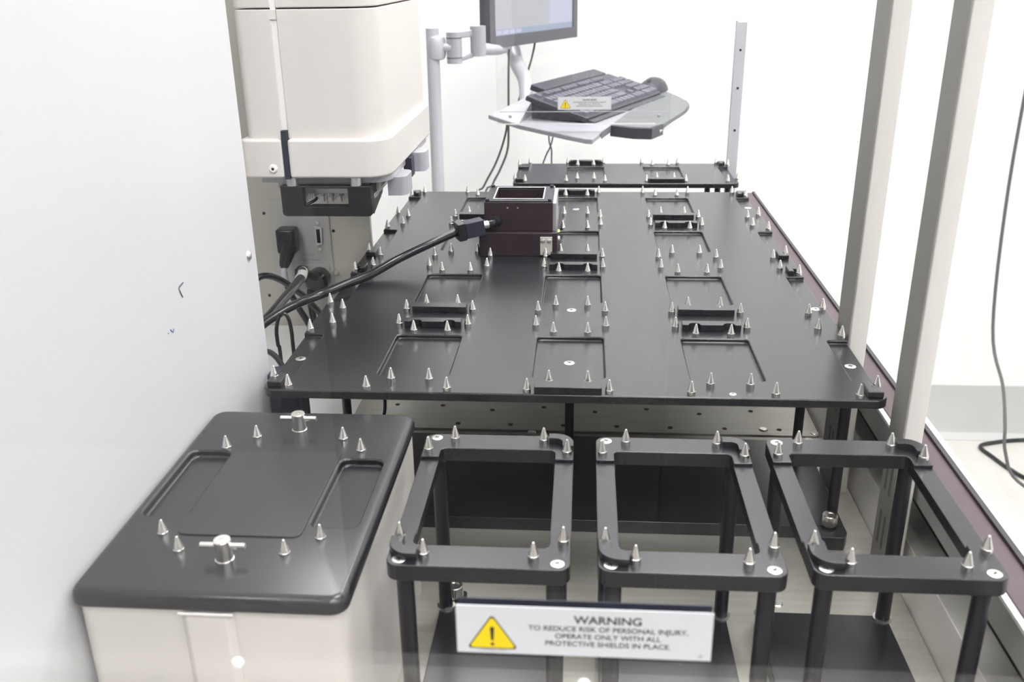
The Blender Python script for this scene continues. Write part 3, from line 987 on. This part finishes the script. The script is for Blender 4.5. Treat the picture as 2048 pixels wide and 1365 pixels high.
lip = [(58, 1115), (100, 1082), (135, 1076), (160, 1128), (158, 1134), (132, 1086), (102, 1092), (64, 1124)]
obj('front_lip', MB().prism(lip, -22, -1), 'kb', t, bevel=1.5)
obj('rim', MB().tube([(150, 1110, -12), (216, 1300, -12), (237, 1400, -12), (236, 1455, -12), (222, 1545, -12)], 3.2, 8), 'silverl', t)

# keyboard, tilted up towards its back edge
A0, B0, C0 = Vector((15, 1146, 6)), Vector((-101, 1214, 43)), Vector((185, 1537, 6))
kt = thing('keyboard', 'dark grey full size keyboard lying tilted on the silver tray', 'keyboard', tuple(A0.lerp(C0, .5) + (B0 - A0) * .5 - Vector((0, 0, 25))))
eu = (C0 - A0).normalized()
KL, KD = (C0 - A0).length, (B0 - A0).length
ev = (B0 - A0) - eu * (B0 - A0).dot(eu)
KD = ev.length
ev.normalize()
ew = eu.cross(ev)
if ew.z < 0:
    ew = -ew


def kbox(mb, u0, u1, v0, v1, w0, w1, ins=0):
    P = lambda u, v, w: A0 + eu * u + ev * v + ew * w
    return mb.hexa([P(u0, v0, w0), P(u1, v0, w0), P(u1, v1, w0), P(u0, v1, w0)],
                   [P(u0 + ins, v0 + ins, w1), P(u1 - ins, v0 + ins, w1), P(u1 - ins, v1 - ins, w1), P(u0 + ins, v1 - ins, w1)])


sh = MB()
kbox(sh, 0, KL, 0, KD, -9, 2)
obj('shell', sh, 'kb', kt, bevel=3)
kbm = MB()
kbox(kbm, KL * .2, KL * .97, KD - 1, KD + 34, -9, 4)
obj('back_hump', kbm, 'kb', kt, bevel=3)
# dark riser that fills the gap between the tilted shell and the tray
PA, PB = A0 + ew * -8, B0 + ew * -8
ends = [[PA + ev * 6, PB - ev * 4] for _ in (0, 1)]
q0 = [p + eu * 6 for p in ends[0]]
q1 = [p + eu * (KL - 6) for p in ends[1]]
rv = [q0[0], q0[1], Vector((q0[1].x, q0[1].y, -3)), q1[0], q1[1], Vector((q1[1].x, q1[1].y, -3))]
rv[0].z = rv[3].z = max(rv[0].z, -2.5)
obj('riser', MB().add(rv, [(0, 1, 2), (5, 4, 3), (0, 3, 4, 1), (1, 4, 5, 2), (2, 5, 3, 0)]), 'bezel', kt)
obj('palm_rest', kbox(MB(), 6, KL - 6, -14, 0, -10, -2), 'kb', kt, bevel=2)
for fu in (30, KL - 40):
    for fv in (14, KD - 14):
        base = A0 + eu * fu + ev * fv + ew * -8
        obj('foot', MB().cyl((base.x, base.y, -3), tuple(base), 4, 10), 'kb', kt)
ku = KL / 23.6
kd = KD / 7.0


def keyrow(v, h, keys):
    u = 9.0
    for wdt, gap in keys:
        u += gap * ku
        m = MB()
        kbox(m, u + .8, u + wdt * ku - .8, v + .9, v + h - .9, 2, 7.5, 1.6)
        obj('key', m, 'key', kt)
        u += wdt * ku


v0 = 7
nav = [(1, .35), (1, 0), (1, 0)]
pad4 = [(1, .35), (1, 0), (1, 0), (1, 0)]
keyrow(v0, kd, [(1.25, 0)] * 3 + [(6.25, 0)] + [(1.25, 0)] * 4 + nav + [(2, .35), (1, 0), (1, 0)])
keyrow(v0 + kd, kd, [(2.25, 0)] + [(1, 0)] * 10 + [(2.75, 0)] + [(1, 1.35)] + [(1, 1.35), (1, 0), (1, 0), (1, 0)])
keyrow(v0 + 2 * kd, kd, [(1.75, 0)] + [(1, 0)] * 11 + [(2.25, 0)] + [(1, 3.7), (1, 0), (1, 0), (1, 0)])
keyrow(v0 + 3 * kd, kd, [(1.5, 0)] + [(1, 0)] * 12 + [(1.5, 0)] + nav + pad4)
keyrow(v0 + 4 * kd, kd, [(1, 0)] * 13 + [(2, 0)] + nav + pad4)
keyrow(v0 + 5.25 * kd, kd * .8, [(1, 0)] + [(1, 1), (1, 0), (1, 0), (1, 0)] + [(1, .5), (1, 0), (1, 0), (1, 0)] + [(1, .5), (1, 0), (1, 0), (1, 0)] + nav)

mt_ = thing('computer_mouse', 'black mouse at the far end of the grey platform', 'mouse', (150, 1600, -1))
ms = MB()
prof = []
nn = 14
secs = [(-52, 10, 6), (-44, 22, 18), (-25, 30, 29), (0, 31, 34), (25, 28, 30), (44, 22, 18), (52, 8, 6)]
dm = Vector((.42, .907, 0))
dn = Vector((.907, -.42, 0))
ctr = Vector((172, 1620, -1))
vs, fs = [], []
for a, w_, hgt in secs:
    for k in range(nn):
        th = math.pi * k / (nn - 1)
        vs.append(ctr + dm * a + dn * (w_ * math.cos(th)) + Vector((0, 0, hgt * math.sin(th))))
for i in range(len(secs) - 1):
    for k in range(nn - 1):
        fs.append((i * nn + k, i * nn + k + 1, (i + 1) * nn + k + 1, (i + 1) * nn + k))
    fs.append((i * nn, (i + 1) * nn, (i + 1) * nn + nn - 1, i * nn + nn - 1))
fs.append(tuple(range(nn)))
fs.append(tuple(range(len(vs) - nn, len(vs))))
obj('shell', MB().add(vs, fs), 'kb', mt_, sharp=70)
obj('scroll_wheel', MB().cyl(tuple(ctr + dm * -26 + dn * -3 + Vector((0, 0, 27))), tuple(ctr + dm * -26 + dn * 3 + Vector((0, 0, 27))), 7, 14), 'bezel', mt_)

# monitor: bottom near-left corner of the front at P0, running along dd
hd = math.radians(28)
dd = Vector((math.sin(hd), math.cos(hd), 0))
nf = Vector((math.cos(hd), -math.sin(hd), 0))   # screen normal
P0 = Vector((-185, 1304, 124))
mo = thing('monitor', 'grey framed computer monitor on the jointed arm, screen lit pale grey', 'monitor', tuple(P0 + dd * 190))
MW, MH = 372.0, 310.0


def mbox(mb, a0, a1, z0, z1, n0, n1, tilt=0.0):
    P = lambda a, z, q: P0 + dd * a + Vector((0, 0, z)) + nf * (q + tilt * z)
    return mb.hexa([P(a0, z0, n0), P(a0, z0, n1), P(a1, z0, n1), P(a1, z0, n0)], [P(a0, z1, n0), P(a0, z1, n1), P(a1, z1, n1), P(a1, z1, n0)])


obj('back_shell', mbox(MB(), 4, MW - 4, 3, MH, -30, -14), 'bezel', mo, bevel=4)
fr = MB()
mbox(fr, 0, MW, 0, 24, -14, 0); mbox(fr, 0, MW, MH - 20, MH, -14, 0)
mbox(fr, 0, 20, 24, MH - 20, -14, 0); mbox(fr, MW - 20, MW, 24, MH - 20, -14, 0)
obj('bezel', fr, 'bezel', mo)
obj('screen', mbox(MB(), 20, MW - 20, 24, MH - 20, -13, -3), 'screen', mo)
obj('taskbar', mbox(MB(), 20, MW - 20, 24.2, 36, -3, -2.7), 'taskbar', mo)
obj('side_pane', mbox(MB(), MW * .66, MW - 21, 37, MH - 30, -3, -2.7), 'screen2', mo)
for k_ in range(4):
    obj('task_button', mbox(MB(), 26 + k_ * 26, 48 + k_ * 26, 26, 34, -2.7, -2.5), 'screen2', mo)

for nm, pts, r, lb in (
    ('cable', [(-149.2, 1330, 122), (-151.3, 1330, 59.9), (-152.8, 1330, -33.5), (-155.8, 1330, -86.9), (-172.9, 1330, -130.3), (-190, 1330, -163), (-215, 1330, -230), (-260, 1330, -700), (-270, 1330, -1098)], 2.3, 'thin dark cable hanging straight down under the monitor'),
    ('cable', [(-160, 1342, -2), (-156.8, 1340, -35), (-167.3, 1340, -78), (-184.6, 1340, -121.4), (-210, 1340, -168), (-240, 1340, -240), (-290, 1350, -700), (-300, 1350, -1098)], 2.3, 'thin dark cable curving left below the keyboard tray'),
    ('cable', [(-104, 1500, 140), (-104, 1500, 122.3), (-109, 1490, 96.3), (-116.5, 1480, 70.2), (-130, 1470, 30), (-140, 1460, -3)], 2.3, 'thin dark cable leaving the underside of the monitor'),
    ('cable', [(-64.9, 1300, -12), (-64.9, 1300, -60.4), (-59.6, 1300, -81.5), (-59.5, 1300, -113.4), (-60, 1300, -300), (-60, 1300, -1098)], 1.6, 'thin grey cable hanging straight below the tray'),
    ('cable', [(-54.7, 1310, -12), (-56, 1310, -50), (-63.1, 1310, -78), (-79.2, 1310, -115.4), (-140, 1310, -300), (-150, 1310, -1098)], 1.6, 'thin grey cable slanting left below the tray'),
):
    tag(obj(nm, MB().tube(pts, r, 8), 'thin'), lb, 'cable')

tag(obj('cable', MB().tube([(1800, 1990, -1094), (1500, 1975, -1094), (1360, 1968, -1094), (1280, 1950, -1094), (1222, 1920, -1094), (1232.9, 1855, -1094), (1253.5, 1781.6, -1094), (1290, 1720, -1094), (1420, 1640, -1094)], 6, 10), 'cable'),
    'thick black cable looping on the room floor at the right', 'cable')
tag(obj('cable', MB().tube([(1182, 1960, 200), (1182, 1960, -300), (1184, 1900, -700), (1187, 1780, -830), (1165, 1680, -900), (1160, 1640, -960), (1190, 1600, -1030), (1330, 1560, -1090), (1500, 1540, -1094)], 4.5, 10), 'thin'),
    'thin dark cable hanging down at the right edge above the floor', 'cable')
